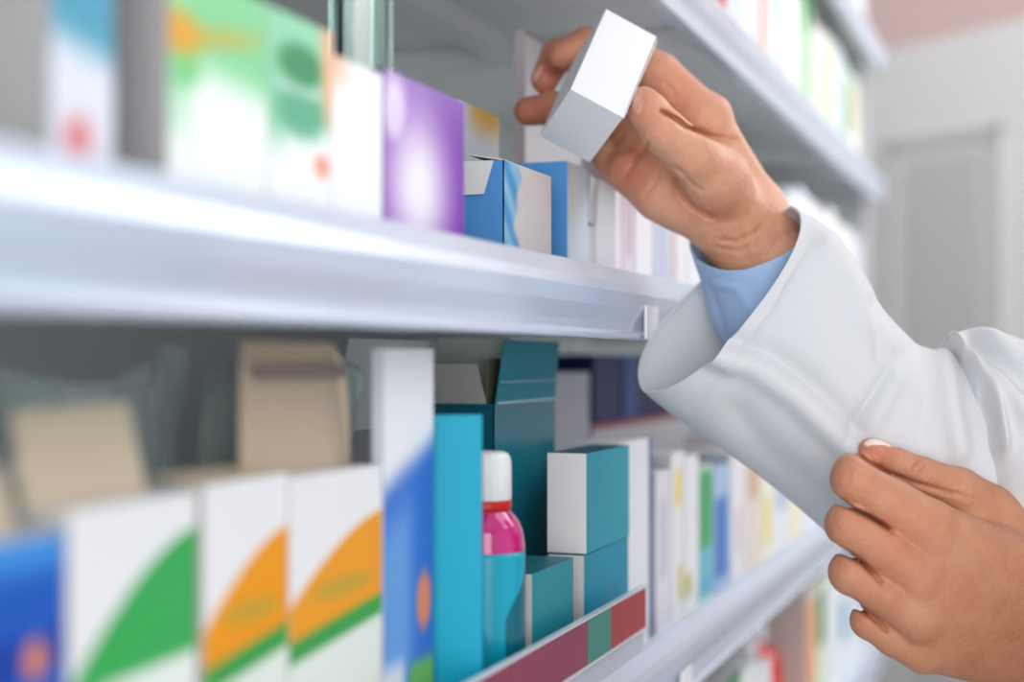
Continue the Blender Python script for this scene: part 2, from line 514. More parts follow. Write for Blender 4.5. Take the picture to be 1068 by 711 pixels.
# bottle
bx, by = -.0240, .6090
BT = empty('syrup_bottle', (bx, by, DL + 1.3003))
tag(BT, 'magenta liquid bottle with cyan label and white ribbed cap beside the cyan box', 'bottle')
def lathe(prof, n=48, a0=0, a1=2 * math.pi, closed=True):
    V = []; Fc = []
    for r, z in prof:
        for k in range(n + (0 if closed else 1)):
            a = a0 + (a1 - a0) * k / n
            V.append((r * math.cos(a), r * math.sin(a), z))
    m = n if closed else n + 1
    for j in range(len(prof) - 1):
        for k in range(n):
            k2 = (k + 1) % m
            Fc.append((j * m + k, j * m + k2, (j + 1) * m + k2, (j + 1) * m + k))
    if closed:
        Fc.append(tuple(range(m))[::-1]); Fc.append(tuple((len(prof) - 1) * m + k for k in range(m)))
    return V, Fc
HB = .1365
cb = HB - .0225          # cap base
prof = [(.0155, 0), (.0180, .0015), (.0188, .005), (.0188, .078), (.0187, .094), (.0178, .100), (.0160, .1045), (.0135, .1078), (.0113, .1100), (.0103, cb - .001), (.0103, cb + .004)]
mesh_obj('glass_body', *lathe(prof), mat('magenta_liquid', (200, 8, 120), .08, coat=1, var=.03, bscale=30), BT, smooth=True)
mesh_obj('collar', *lathe([(.0100, cb - .0045), (.0122, cb - .0042), (.0126, cb - .003), (.0126, cb), (.0118, cb + .0008)]), mat('red_collar', (200, 16, 22), .3), BT, smooth=True)
# ribbed cap
capV = []; capF = []; n = 96
cp = [(.0122, cb + .0005), (.0126, cb + .001), (.0125, cb + .016), (.0121, cb + .0195), (.0110, cb + .0216), (.0090, cb + .0225), (.0001, cb + .0225)]
for j, (r, z) in enumerate(cp):
    for k in range(n):
        rr = r * (1 - (.035 if (k % 4 in (0,)) and 1 <= j <= 3 else 0))
        a = 2 * math.pi * k / n
        capV.append((rr * math.cos(a), rr * math.sin(a), z))
for j in range(len(cp) - 1):
    for k in range(n):
        capF.append((j * n + k, j * n + (k + 1) % n, (j + 1) * n + (k + 1) % n, (j + 1) * n + k))
capF.append(tuple(range(n))[::-1])
mesh_obj('cap', capV, capF, mat('white_cap', (236, 236, 238), .35), BT, smooth=True)
# label shell with a curved right edge: angle measured from the camera-facing side
base = math.atan2(0 - by, .22 - bx)
LV = []; LF = []
nz_, na = 30, 50
zl0, zl1 = .010, .0855
mesh_obj('back_label', *lathe([(.01888, .006), (.01895, .0065), (.01895, .0910), (.01888, .0915)], n=96, a0=base - 2.5, a1=base + 3.7, closed=False), mat('dark_teal_label', (4, 104, 122), .25), BT, smooth=True)
for j in range(nz_ + 1):
    z = .006 + (.0915 - .006) * j / nz_
    t = S(.060, .084, z)
    right = .52 + .75 * t
    for i in range(na + 1):
        a = base - 2.6 + (right + 2.6) * i / na
        LV.append((.01915 * math.cos(a), .01915 * math.sin(a), z))
for j in range(nz_):
    for i in range(na):
        a = j * (na + 1) + i
        LF.append((a, a + 1, a + na + 2, a + na + 1))
lb = mesh_obj('label', LV, LF, mat('cyan_label', (10, 164, 190), .25), BT, smooth=True)
s = lb.modifiers.new('t', 'SOLIDIFY'); s.thickness = .0002; s.offset = 1

# big open teal carton
T = empty('open_medicine_box', (-.06, .713, DL + 1.3003)); hT = -.024 - DL; wT = .100
tag(T, 'large dark teal open box with its front flap raised behind the bottle', 'box')
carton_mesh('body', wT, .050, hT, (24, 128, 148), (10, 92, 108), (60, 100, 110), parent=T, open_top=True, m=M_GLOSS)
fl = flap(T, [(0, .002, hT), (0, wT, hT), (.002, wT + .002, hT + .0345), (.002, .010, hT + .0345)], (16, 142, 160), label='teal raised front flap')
MB().box(.0004, .0012, .004, wT - .001, hT - .0003, hT + .0008).build('fold_highlight', mat('flap_fold_highlight', (190, 226, 232), .3), T)  # pale bar painted as the highlight along the flap's fold
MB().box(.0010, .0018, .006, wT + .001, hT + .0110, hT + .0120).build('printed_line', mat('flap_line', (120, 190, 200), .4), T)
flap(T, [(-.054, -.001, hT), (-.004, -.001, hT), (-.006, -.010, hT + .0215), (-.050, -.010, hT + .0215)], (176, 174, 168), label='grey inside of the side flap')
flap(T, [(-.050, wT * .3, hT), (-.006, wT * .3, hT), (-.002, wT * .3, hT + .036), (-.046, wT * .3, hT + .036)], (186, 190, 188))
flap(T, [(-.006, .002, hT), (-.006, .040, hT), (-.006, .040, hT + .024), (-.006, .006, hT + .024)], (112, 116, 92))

# three teal cartons behind the strip
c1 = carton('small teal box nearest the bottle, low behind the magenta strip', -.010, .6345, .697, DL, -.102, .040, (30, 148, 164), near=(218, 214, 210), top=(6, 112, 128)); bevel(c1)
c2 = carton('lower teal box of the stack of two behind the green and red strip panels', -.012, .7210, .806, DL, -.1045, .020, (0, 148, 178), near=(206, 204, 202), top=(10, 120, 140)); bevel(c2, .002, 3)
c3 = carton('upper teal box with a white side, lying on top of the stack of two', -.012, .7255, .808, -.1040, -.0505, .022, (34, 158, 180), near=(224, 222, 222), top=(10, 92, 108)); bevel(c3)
def p_card(u, v):
    c = (232, 234, 240)
    c = mixc(c, (196, 110, 120), S(1.1, .7, math.hypot((u - .15) / .15, (v - .63) / .08)) * .85)
    return c
c4 = carton('white box with a faint red emblem and blue edge right of the teal stack', -.020, .8120, .882, DL, -.0500, .030, p_card, near=(214, 214, 220), far=(30, 60, 140), res=(16, 40)); bevel(c4)
e = MB().box(-.030, .0006, .0700, .0725, 0, -.0500 - DL).build('blue_edge', mat('navy_edge', (36, 72, 152), .4), c4)
# silvery tray edge and white cartons carrying the dark blue ones
r_ = random.Random(11)
wb = carton('wide white box with a red top edge carrying the navy boxes', -.118, 1.075, 1.40, DL, -.052, .07,
            lambda u, v: mixc((226, 228, 234), (176, 70, 72), S(.955, .985, v)), near=(210, 210, 216), top=(190, 100, 100), res=(4, 40))
carton('plain navy blue box on the red-edged white box, nearer of the pair', -.122, 1.090, 1.165, -.0515, .004, .05, (16, 46, 116), near=(10, 30, 90), top=(14, 40, 100))
def p_navy(u, v): return mixc((12, 34, 104), (70, 130, 205), S(.22, .0, abs(u - .18)) * .8)
carton('navy blue box with a lighter blue stripe on the red-edged white box', -.122, 1.170, 1.330, -.0515, .004, .05, p_navy, near=(10, 30, 90), res=(16, 2))
carton('pale grey box standing behind the teal stack on the lower shelf', -.118, .900, 1.065, DL, -.010, .03, (205, 208, 218), near=(190, 192, 200))

# ------------------------------------------------------------------ far products
def far_front(spec):
    base, marks = spec
    def f(u, v):
        c = base
        for (u0, u1, v0, v1, col) in marks:
            if u0 <= u <= u1 and v0 <= v <= v1: c = col
        return c
    return f

def far_bottle(label, x, y, z0, r, h, body, capc, labc, group):
    root = empty('medicine_bottle', (x, y, z0 + 1.3003))
    tag(root, label, 'bottle', group)
    mesh_obj('bottle_body', *lathe([(r * .9, 0), (r, .002), (r, h * .68), (r * .8, h * .76), (r * .42, h * .82), (r * .42, h * .86)], n=24), mat('fb_%d_%d_%d' % body, body, .2), root, smooth=True)
    mesh_obj('bottle_label', *lathe([(r * 1.01, h * .12), (r * 1.02, h * .13), (r * 1.02, h * .55), (r * 1.01, h * .56)], n=24), mat('fb_%d_%d_%d' % labc, labc, .4), root, smooth=True)
    mesh_obj('cap', *lathe([(r * .5, h * .85), (r * .52, h * .86), (r * .52, h * .985), (r * .46, h)], n=24), mat('fb_%d_%d_%d' % capc, capc, .4), root, smooth=True)
    return root

WHT = (240, 242, 246)
# (kind, pixel start, pixel end, height, base, marks, words)
def row(px_list, x, zdeck, group, where):
    for (kind, p0, p1, h, base, marks, words) in px_list:
        y0 = ygrid(p0, .22 - x); y1 = ygrid(p1, .22 - x)
        if y1 > 2.02: continue
        w = y1 - y0 - .003
        if kind == 'b':
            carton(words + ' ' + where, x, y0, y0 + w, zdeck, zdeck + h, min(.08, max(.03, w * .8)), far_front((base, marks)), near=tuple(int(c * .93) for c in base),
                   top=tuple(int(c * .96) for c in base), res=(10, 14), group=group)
        else:
            far_bottle(words + ' ' + where, x - w / 2 * .98, y0 + w / 2, zdeck, min(w / 2, .03), h, base, marks[0], marks[1], group)

G = (40, 160, 70)
row([
    ('b', 700, 722, .12, (226, 232, 240), [(0, 1, .0, .1, (200, 220, 240))], 'pale box, nearest the camera'),
    ('b', 722, 745, .14, (235, 238, 244), [], 'plain white box, second from the camera end'),
    ('b', 745, 760, .13, (238, 238, 242), [(.2, .9, .10, .4, (206, 60, 66))], 'white box with a red block'),
    ('b', 760, 778, .14, (232, 236, 244), [(.3, .6, .0, 1, (200, 216, 236))], 'white box with a faint blue stripe'),
    ('b', 778, 790, .135, (240, 240, 244), [(.6, 1, .0, .9, (206, 222, 240))], 'white box with a pale blue edge'),
    ('b', 790, 804, .14, (238, 232, 230), [(.25, .75, .1, .95, (205, 168, 156))], 'white box with a brown panel'),
    ('b', 804, 820, .13, (206, 224, 240), [(0, 1, .4, .5, WHT)], 'light blue box'),
    ('b', 820, 838, .14, (240, 244, 246), [(.7, 1, 0, 1, (180, 216, 190))], 'white box with a green edge'),
    ('b', 838, 850, .145, (236, 242, 238), [(.15, .8, .75, 1, (20, 150, 40)), (.3, .7, .0, .75, (110, 196, 100))], 'white box with a strong green stripe'),
    ('b', 850, 860, .13, (236, 220, 224), [(.2, .8, .1, .6, (226, 196, 204))], 'pinkish white box'),
    ('b', 860, 870, .135, (232, 238, 220), [(.2, .8, .2, .9, (200, 214, 150))], 'white box with a yellow-green panel'),
    ('b', 870, 879, .14, (220, 226, 234), [], 'grey-white box'),
    ('b', 879, 888, .13, (206, 226, 214), [(.1, .9, .3, .9, (110, 160, 130))], 'box with a dull green panel'),
    ('b', 888, 896, .13, (236, 236, 232), [(.2, .8, .5, .9, (226, 210, 170))], 'cream box'),
    ('b', 896, 903, .12, (170, 196, 180), [(.1, .9, .0, .4, (226, 150, 120))], 'green box with an orange foot'),
    ('b', 903, 909, .11, (214, 160, 160), [(.1, .9, .4, .9, WHT)], 'pink and white box, farthest'),
], -.020, DT, 'products on the shelf above the raised hand', 'on the shelf above the raised hand')
row([
    ('b', 884, 893, .13, (206, 212, 222), [], 'grey box'),
    ('b', 893, 902, .13, (190, 200, 214), [(.2, .8, .3, .8, WHT)], 'blue-grey box'),
    ('b', 902, 909, .13, (214, 214, 220), [], 'pale end box'),
], -.020, DECK[6], 'products on the topmost visible shelf', 'on the topmost visible shelf')
row([
    ('b', 642, 651, .070, (250, 250, 252), [(.5, .8, .1, .9, (232, 220, 238))], 'white box with a lilac stripe, nearest'),
    ('b', 651, 663, .078, (236, 226, 236), [(.3, .7, .3, .8, (216, 196, 214))], 'pale lilac box'),
    ('b', 663, 682, .088, (250, 252, 255), [], 'plain white box beneath the raised palm'),
    ('b', 682, 700, .090, (226, 232, 242), [(.2, .8, .2, .6, (206, 214, 236))], 'pale blue box'),
    ('b', 700, 716, .095, (246, 248, 250), [(.1, .4, .1, .9, (226, 206, 214))], 'white box with a pale pink stripe'),
    ('b', 716, 735, .100, (240, 244, 250), [], 'white box beside the shirt cuff'),
    ('b', 735, 755, .120, (232, 236, 240), [], 'light grey box hidden by the wrist'),
    ('b', 820, 832, .130, (240, 242, 246), [(0, .3, 0, 1, (206, 220, 214))], 'white box with a pale green edge above the sleeve'),
    ('b', 832, 843, .140, (226, 232, 240), [], 'pale blue-grey box above the sleeve'),
    ('b', 843, 853, .135, (244, 244, 246), [(.5, 1, .1, .9, (214, 214, 220))], 'white box with a grey half'),
    ('b', 853, 863, .130, (232, 234, 240), [], 'off-white box'),
    ('b', 863, 872, .140, (240, 240, 244), [(.3, .7, .2, .8, (226, 232, 206))], 'white box with a pale lime panel'),
    ('b', 872, 881, .130, (236, 232, 214), [(.1, .9, 0, .5, (238, 230, 190))], 'pale yellow box'),
    ('b', 881, 890, .130, (226, 230, 238), [], 'cool white box'),
    ('b', 890, 899, .125, (214, 212, 226), [], 'pale lavender box'),
    ('b', 899, 908, .120, (222, 222, 226), [(.2, .8, .4, .9, (236, 214, 206))], 'pale grey end box'),
], -.020, DM, 'products at the far end of the middle shelf', 'on the middle shelf')
row([
    ('b', 684, 700, .105, (226, 224, 232), [(.3, .7, .3, .8, (206, 204, 220))], 'pale lilac box, first past the blue edge,'),
    ('b', 700, 714, .115, (234, 234, 238), [(.3, .8, .65, .9, (236, 220, 140)), (.5, .9, .1, .3, (214, 206, 150))], 'white box with a yellow mark'),
    ('b', 714, 729, .110, (234, 236, 240), [(.0, .5, .1, .25, (206, 200, 130))], 'white box with a small olive mark'),
    ('b', 729, 744, .100, (190, 214, 204), [(.1, .9, .40, .95, (70, 170, 110)), (.1, .9, .05, .4, (110, 190, 214))], 'green box with a blue foot'),
    ('b', 744, 762, .096, (170, 196, 226), [(.05, .8, .1, .75, (76, 130, 196))], 'mid blue box'),
    ('b', 762, 778, .105, (232, 230, 234), [(.3, .7, .2, .5, (214, 206, 216))], 'off-white box past the blue one'),
    ('b', 778, 794, .110, (226, 216, 206), [(.2, .8, .55, .9, (206, 176, 150))], 'white box with a tan panel'),
    ('b', 794, 808, .105, (236, 236, 226), [(.2, .6, .1, .5, (226, 214, 120))], 'white box with a yellow stripe'),
    ('b', 808, 822, .110, (226, 230, 238), [(.2, .8, .3, .6, (170, 190, 220))], 'white box with a soft blue band'),
    ('b', 822, 836, .100, (236, 226, 200), [], 'cream box under the sleeve'),
    ('b', 836, 850, .100, (226, 230, 240), [], 'cool white box under the sleeve'),
    ('b', 850, 866, .100, (236, 236, 238), [(.2, .8, .2, .6, (226, 206, 170))], 'white box with a sand panel near the curled fingers'),
], -.020, DL, 'products at the far end of the lower shelf', 'on the lower shelf')
row([
    ('b', 735, 752, .120, (206, 210, 226), [(.0, .35, .3, .95, (206, 80, 150)), (.35, .8, .2, .6, (130, 110, 190))], 'pale box with a pink and violet design'),
    ('b', 752, 772, .130, (206, 204, 206), [(0, 1, .90, 1, (60, 130, 100)), (0, 1, .80, .90, (200, 196, 60))], 'grey box with a dark green and yellow top'),
    ('b', 772, 790, .122, (226, 230, 232), [(.0, .3, .2, .9, (214, 210, 70))], 'white box with a yellow edge'),
    ('b', 790, 804, .110, (226, 228, 230), [(.6, 1, .0, .5, (120, 196, 130))], 'white box with a green corner'),
    ('c', 806, 822, .115, (214, 60, 130), [(236, 238, 240), (196, 60, 140)], 'pink-purple bottle with a white cap'),
    ('c', 823, 840, .112, (206, 16, 26), [(232, 232, 236), (214, 14, 24)], 'red bottle with a white cap'),
    ('b', 841, 850, .140, (230, 216, 206), [(.1, .9, .1, .9, (234, 160, 100))], 'orange panelled box'),
    ('b', 850, 861, .140, (214, 226, 206), [(.2, .8, .45, .9, (30, 120, 50))], 'white box with a dark green block'),
    ('b', 861, 872, .145, (230, 234, 236), [], 'plain white box next to the dark green block'),
    ('b', 872, 884, .115, (226, 234, 240), [(.35, .85, .3, .75, (20, 150, 196))], 'white box with a bright blue block'),
    ('b', 884, 896, .120, (226, 234, 240), [], 'bluish white box below the little finger'),
    ('b', 896, 909, .115, (232, 234, 236), [], 'white end box'),
], -.020, DB, 'products on the bottom visible shelf', 'on the bottom visible shelf')

# held box ----------------------------------------------------------
ZB = .742
Dp = np.array([.0305, .1314, .742])             # nearest corner of the carton, camera axes
uu = np.array([.02797, -.01421, .00403]); vv = np.array([.02053, .04881, .02955]); ww = np.array([-.01541, -.0186, .04143])
hv = [Dp + a * uu + b * vv + c * ww for c in (0, 1) for b in (0, 1) for a in (0, 1)]
cen = sum(hv) / 8
root_w = toW(cen)
hv = [toW(p) - root_w for p in hv]
# panels as one carton plus end flap seam
hf = [(0, 1, 3, 2), (4, 6, 7, 5), (0, 4, 5, 1), (2, 3, 7, 6), (0, 2, 6, 4), (1, 5, 7, 3)]
HBX = empty('white_carton', tuple(root_w))
tag(HBX, 'plain white box held up between the thumb and fingers', 'box')
o = mesh_obj('carton_body', hv, hf, mat('white_card', (240, 240, 243), .55, var=.01, bump=.05, bscale=400), HBX)
bevel(o, .0004)
uw, vw, wW = [toW(a) - Cn for a in (uu, vv, ww)]
p0 = toW(Dp) - root_w
un_ = uw / np.linalg.norm(uw)
# tucked end flap: a thin leaf lying over the right end, with a dark strip painted for the shade in its slit
nrm = np.cross(uw, vw); nrm = nrm / np.linalg.norm(nrm)
wn_ = wW / np.linalg.norm(wW)
sl = [p0 + uw * 1.002 + vw * .10 + wn_ * .0011, p0 + uw * 1.002 + vw * .93 + wn_ * .0011, p0 + uw * 1.002 + vw * .93 + wn_ * .0019, p0 + uw * 1.002 + vw * .10 + wn_ * .0019]
sl = [q + un_ * .0001 for q in sl]
mesh_obj('slit_shade_strip', sl, [(0, 1, 2, 3)], mat('slit_shadow', (60, 56, 58), .9), HBX)
tf = [p0 + uw + un_ * .0003 + vw * .0, p0 + uw + un_ * .0010 + vw * .97, p0 + uw + un_ * .0010 + vw * .97 + wn_ * .0011, p0 + uw + un_ * .0003 + wn_ * .0011]
o = mesh_obj('end_flap', tf, [(0, 1, 2, 3)], MATS['white_card'], HBX)
so = o.modifiers.new('t', 'SOLIDIFY'); so.thickness = .0004; so.offset = 0

# ------------------------------------------------------------------ sculpting by distance field
def rcone(P, a, b, ra, rb):
    ba = b - a; L2 = float(ba.dot(ba)) + 1e-12
    pa = P - a
    t = np.clip((pa @ ba) / L2, 0, 1)
    d = np.sqrt(((pa - t[..., None] * ba) ** 2).sum(-1))
    return d - (ra + (rb - ra) * t)


def smin(a, b, k):
    h = np.clip(.5 + .5 * (b - a) / k, 0, 1)
    return b + (a - b) * h - k * h * (1 - h)


def seg_dist(P, pts):
    best = None
    for a, b in zip(pts[:-1], pts[1:]):
        d = rcone(P, a, b, 0., 0.)
        best = d if best is None else np.minimum(best, d)
    if len(pts) == 1:
        best = np.sqrt(((P - pts[0]) ** 2).sum(-1))
    return best


def surface_nets(D, org, h):
    nx, ny, nz = D.shape
    s = D < 0
    acc = np.zeros((nx - 1, ny - 1, nz - 1, 3), np.float32)
    cnt = np.zeros((nx - 1, ny - 1, nz - 1), np.float32)
    for ax in range(3):
        o1, o2 = [a for a in range(3) if a != ax]
        for i in (0, 1):
            for j in (0, 1):
                sl0 = [None] * 3; sl1 = [None] * 3
                sl0[ax] = slice(0, -1); sl1[ax] = slice(1, None)
                for oo, q in ((o1, i), (o2, j)):
                    n = D.shape[oo]
                    sl0[oo] = slice(q, n - 1 + q); sl1[oo] = slice(q, n - 1 + q)
                a = D[tuple(sl0)]; b = D[tuple(sl1)]
                m = (a < 0) != (b < 0)
                t = np.where(m, a / np.where(m, a - b, 1), 0)
                acc[..., ax] += np.where(m, t, 0)
                acc[..., o1] += m * i; acc[..., o2] += m * j
                cnt += m
    mask = cnt > 0
    idx = -np.ones(mask.shape, np.int64)
    idx[mask] = np.arange(mask.sum())
    cells = np.argwhere(mask)
    V = (cells + acc[mask] / cnt[mask][:, None]) * h + org
    Fs = []
    for ax in range(3):
        o1, o2 = (ax + 1) % 3, (ax + 2) % 3
        sl0 = [slice(1, -1)] * 3; sl1 = [slice(1, -1)] * 3
        sl0[ax] = slice(0, -1); sl1[ax] = slice(1, None)
        a = s[tuple(sl0)]; b = s[tuple(sl1)]
        e = np.argwhere(a != b)
        off = np.array([1, 1, 1]); off[ax] = 0
        e = e + off
        e = e[(e[:, o1] < mask.shape[o1]) & (e[:, o2] < mask.shape[o2])]
        ins = s[tuple(e.T)]
        def c(d1, d2):
            q = e.copy(); q[:, o1] -= d1; q[:, o2] -= d2; return idx[tuple(q.T)]
        q = np.stack([c(1, 1), c(0, 1), c(0, 0), c(1, 0)], 1)
        q[~ins] = q[~ins][:, ::-1]
        Fs.append(q)
    Fs = np.concatenate(Fs)
    Fs = Fs[(Fs >= 0).all(1)]
    return V, Fs


def lap(V, Fq, it=2, lam=.5):
    E = np.concatenate([Fq[:, [0, 1]], Fq[:, [1, 2]], Fq[:, [2, 3]], Fq[:, [3, 0]]])
    E = np.concatenate([E, E[:, ::-1]])
    n = len(V)
    deg = np.bincount(E[:, 0], minlength=n).astype(float)[:, None] + 1e-9
    for _ in range(it):
        A = np.stack([np.bincount(E[:, 0], weights=V[E[:, 1], k], minlength=n) for k in range(3)], 1) / deg
        V = V + lam * (A - V)
    return V


def sculpt(palm, fingers, dents, bumps, h, kp=.010, kf=.0075, cross=.0012, flats=()):
    """palm: list of (a,b,ra,rb); fingers: list of (chain, k) ; all in metres, camera axes or world"""
    allp = [q for q in palm] + [s for ch in fingers for s in ch[0]]
    lo = np.min([np.minimum(a - ra, b - rb) for a, b, ra, rb in [(a, b, max(ra, rb), max(ra, rb)) for a, b, ra, rb in allp]], 0) - .006
    hi = np.max([np.maximum(a + ra, b + rb) for a, b, ra, rb in [(a, b, max(ra, rb), max(ra, rb)) for a, b, ra, rb in allp]], 0) + .006
    n = np.ceil((hi - lo) / h).astype(int) + 1
    gx, gy, gz = [lo[i] + h * np.arange(n[i]) for i in range(3)]
    P = np.stack(np.meshgrid(gx, gy, gz, indexing='ij'), -1).astype(np.float32)
    palm_d = None
    for a, b, ra, rb in palm:
        d = rcone(P, a.astype(np.float32), b.astype(np.float32), ra, rb)
        palm_d = d if palm_d is None else smin(palm_d, d, kp)
    tot = palm_d
    for ch, k in fingers:
        f = None
        for a, b, ra, rb in ch:
            d = rcone(P, a.astype(np.float32), b.astype(np.float32), ra, rb)
            f = d if f is None else smin(f, d, .0025)
        f = smin(palm_d, f, k)
        tot = smin(tot, f, cross)
    for pts, amp, sig in dents:
        d = seg_dist(P, [p.astype(np.float32) for p in pts])
        tot = tot + amp * np.exp(-(d / sig) ** 2)
    for pts, amp, sig in bumps:
        d = seg_dist(P, [p.astype(np.float32) for p in pts])
        tot = tot - amp * np.exp(-(d / sig) ** 2)
    for fn in flats:
        tot = fn(P, tot)
    V, Fq = surface_nets(tot, lo, h)
    V = lap(V, Fq, 2, .45)
    return V, Fq


def pr(*pts):                             # chain of (px,py,z,rpx) -> round cones in camera axes
    out = []
    q = [(C3(p[0], p[1], p[2]), p[3] * p[2] / F) for p in pts]
    for (a, ra), (b, rb) in zip(q[:-1], q[1:]):
        out.append((a, b, ra, rb))
    return out


def c3s(*pts): return [C3(*p) for p in pts]


SK = np.array(lin((216, 164, 134)))
SK_D = np.array(lin((196, 132, 98)))
SK_R = np.array(lin((214, 122, 98)))
NAIL = np.array(lin((232, 186, 170)))

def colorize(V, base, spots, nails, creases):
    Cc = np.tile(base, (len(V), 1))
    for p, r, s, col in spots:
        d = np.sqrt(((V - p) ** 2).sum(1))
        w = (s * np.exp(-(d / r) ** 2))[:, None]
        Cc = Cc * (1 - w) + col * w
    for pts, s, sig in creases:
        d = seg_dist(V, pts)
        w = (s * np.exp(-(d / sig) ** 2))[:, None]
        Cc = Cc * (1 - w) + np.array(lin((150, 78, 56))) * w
    for (c, ax1, ax2, nr, col) in nails:
        rel = V - c
        e = np.sqrt((rel @ ax1 / (ax1 @ ax1)) ** 2 + (rel @ ax2 / (ax2 @ ax2)) ** 2 + ((rel @ nr) / .006) ** 4)
        w = np.clip((1.08 - e) / .12, 0, 1)[:, None]
        Cc = Cc * (1 - w) + col * w
    return Cc

def slit(pts, amp, sig, zmax):
    """a skin fold pressed in along a line, down to depth zmax"""
    def fn(P, t):
        x = 534 + P[..., 0] * F / P[..., 2]; y = 355.5 - P[..., 1] * F / P[..., 2]
        best = np.full(x.shape, 1e9, np.float32); tt = np.zeros(x.shape, np.float32)
        n = len(pts) - 1
        for k in range(n):
            a = pts[k]; b = pts[k + 1]; dx, dy = b[0] - a[0], b[1] - a[1]
            h = np.clip(((x - a[0]) * dx + (y - a[1]) * dy) / (dx * dx + dy * dy), 0, 1)
            d = np.hypot(x - a[0] - h * dx, y - a[1] - h * dy)
            m = d < best
            best = np.where(m, d, best); tt = np.where(m, (k + h) / n, tt)
        return t + amp * np.exp(-(best / sig) ** 2) * np.clip((zmax - P[..., 2]) / .004, 0, 1) * (1 - .75 * tt ** 3)
    return fn


def minus_box(P, t):
    c = Dp + (uu + vv + ww) / 2
    d = None
    for e in (uu, vv, ww):
        L = np.linalg.norm(e)
        q = np.abs((P - c.astype(np.float32)) @ (e / L)) - L / 2 - .0008
        d = q if d is None else np.maximum(d, q)
    return np.maximum(t, -d)

# ---- raised right hand
z0 = .790
idx_f = pr((735, 124, .798, 25), (688, 79, .816, 23), (640, 48, .838, 18.5), (610, 45, .834, 16), (586, 58, .822, 15))
mid_f = pr((716, 148, .812, 23), (672, 102, .848, 20), (612, 56, .850, 18), (581, 58, .848, 17), (568, 83, .838, 14.5))
rng_f = pr((694, 180, .808, 22), (648, 138, .842, 19), (604, 116, .846, 17), (576, 113, .842, 17), (551, 116, .834, 15))
pky_f = pr((684, 205, .798, 20), (645, 174, .826, 19.5), (618, 148, .833, 14), (595, 135, .833, 12))
thm_f = pr((745, 186, .778, 32), (722, 163, .762, 27), (692, 137, .754, 23.5), (677, 117, .757, 20.5), (671, 107, .760, 17))
palm = (pr((686, 202, .800, 22), (655, 178, .815, 20)) + pr((737, 124, .800, 22), (792, 208, .804, 19)) + pr((716, 150, .812, 22), (785, 222, .812, 21)) +
        pr((696, 182, .808, 22), (770, 236, .806, 20)) + pr((690, 206, .798, 21), (757, 243, .800, 19)) +
        pr((748, 188, .782, 30), (775, 224, .790, 24)) + pr((712, 216, .792, 22), (752, 238, .792, 20)) +
        pr((795, 214, .802, 17), (806, 240, .80, 24)) + pr((755, 247, .796, 22), (770, 265, .80, 26)) +
        pr((784, 235, .800, 33), (850, 330, .80, 46)) + pr((765, 240, .798, 24), (835, 340, .80, 46)))
dents = [
    (c3s((682, 122, .729), (690, 127, .728), (693, 134, .729)), .0009, .0012),
    (c3s((678, 127, .729), (686, 132, .728), (689, 139, .729)), .0009, .0012),
    (c3s((686, 118, .730), (694, 122, .729), (698, 130, .730)), .0006, .0012),
]
slitsR = [slit(*q) for q in (
    ([(690, 116), (704, 124), (716, 133), (740, 142), (770, 147)], .0050, 2.6, .800),
    ([(742, 226), (724, 217), (712, 204), (706, 190), (700, 176)], .0026, 3.0, .79),
    ([(702, 174), (712, 180), (722, 192), (734, 200)], .0016, 2.0, .78),
    ([(676, 150), (668, 161), (658, 175), (649, 187)], .0028, 2.0, .83),
    ([(650, 142), (638, 157), (629, 168)], .0020, 1.8, .84),
    ([(672, 205), (684, 190), (690, 172)], .0014, 2.2, .81),
    ([(694, 88), (701, 93), (703, 101)], .0016, 2.0, .82),
    ([(752, 250), (768, 252), (788, 243), (800, 232)], .0012, 2.4, .80),
    ([(748, 258), (772, 262), (796, 250)], .0009, 2.0, .80),
    ([(571, 70), (576, 75), (583, 77)], .0012, 1.6, .85))]
bumps = [
    (c3s((738, 205, .765)), .0025, .014),
    (c3s((772, 205, .772), (780, 232, .776), (786, 262, .778)), .0016, .004),       # wrist tendon
    (c3s((755, 240, .775), (764, 275, .778)), .0010, .003),
    (c3s((755, 112, .795)), .0018, .009),
]
def nail_dent(c, ax1, ax2, nr, depth=.0006):
    def fn(P, t):
        rel = P - c.astype(np.float32)
        e = np.sqrt((rel @ ax1 / (ax1 @ ax1)) ** 2 + (rel @ ax2 / (ax2 @ ax2)) ** 2)
        near = np.exp(-((rel @ nr) / .005) ** 4)
        return t + depth * near * np.exp(-((e - 1.05) / .16) ** 2) - .0002 * near * (e < .9)
    return fn
def mk_nail(px, py, z, dx, dy, lpx, wpx, col=NAIL, nr=(0, 0, -1)):
    c = C3(px, py, z); s = z / F
    d = np.array([dx, -dy, 0.]); d /= np.linalg.norm(d)
    nr = np.array(nr, float); nr /= np.linalg.norm(nr)
    d = d - nr * d.dot(nr); d /= np.linalg.norm(d)
    e = np.cross(nr, d)
    return (c, d * lpx * s, e * wpx * s, nr, col)
nailsR = [mk_nail(661, 106, .7480, -8, -24, 13, 8, nr=(-.55, .35, -.8), col=np.array(lin((226, 168, 152)))), mk_nail(560, 76, .833, -9, 24, 9, 5, nr=(-.8, .2, -.7))]
V, Fq = sculpt(palm, [(idx_f, .006), (mid_f, .005), (rng_f, .005), (pky_f, .005), (thm_f, .012)], dents, bumps, .00105,
               kp=.011, cross=.0006, flats=slitsR + [nail_dent(*n[:4]) for n in nailsR] + [minus_box])
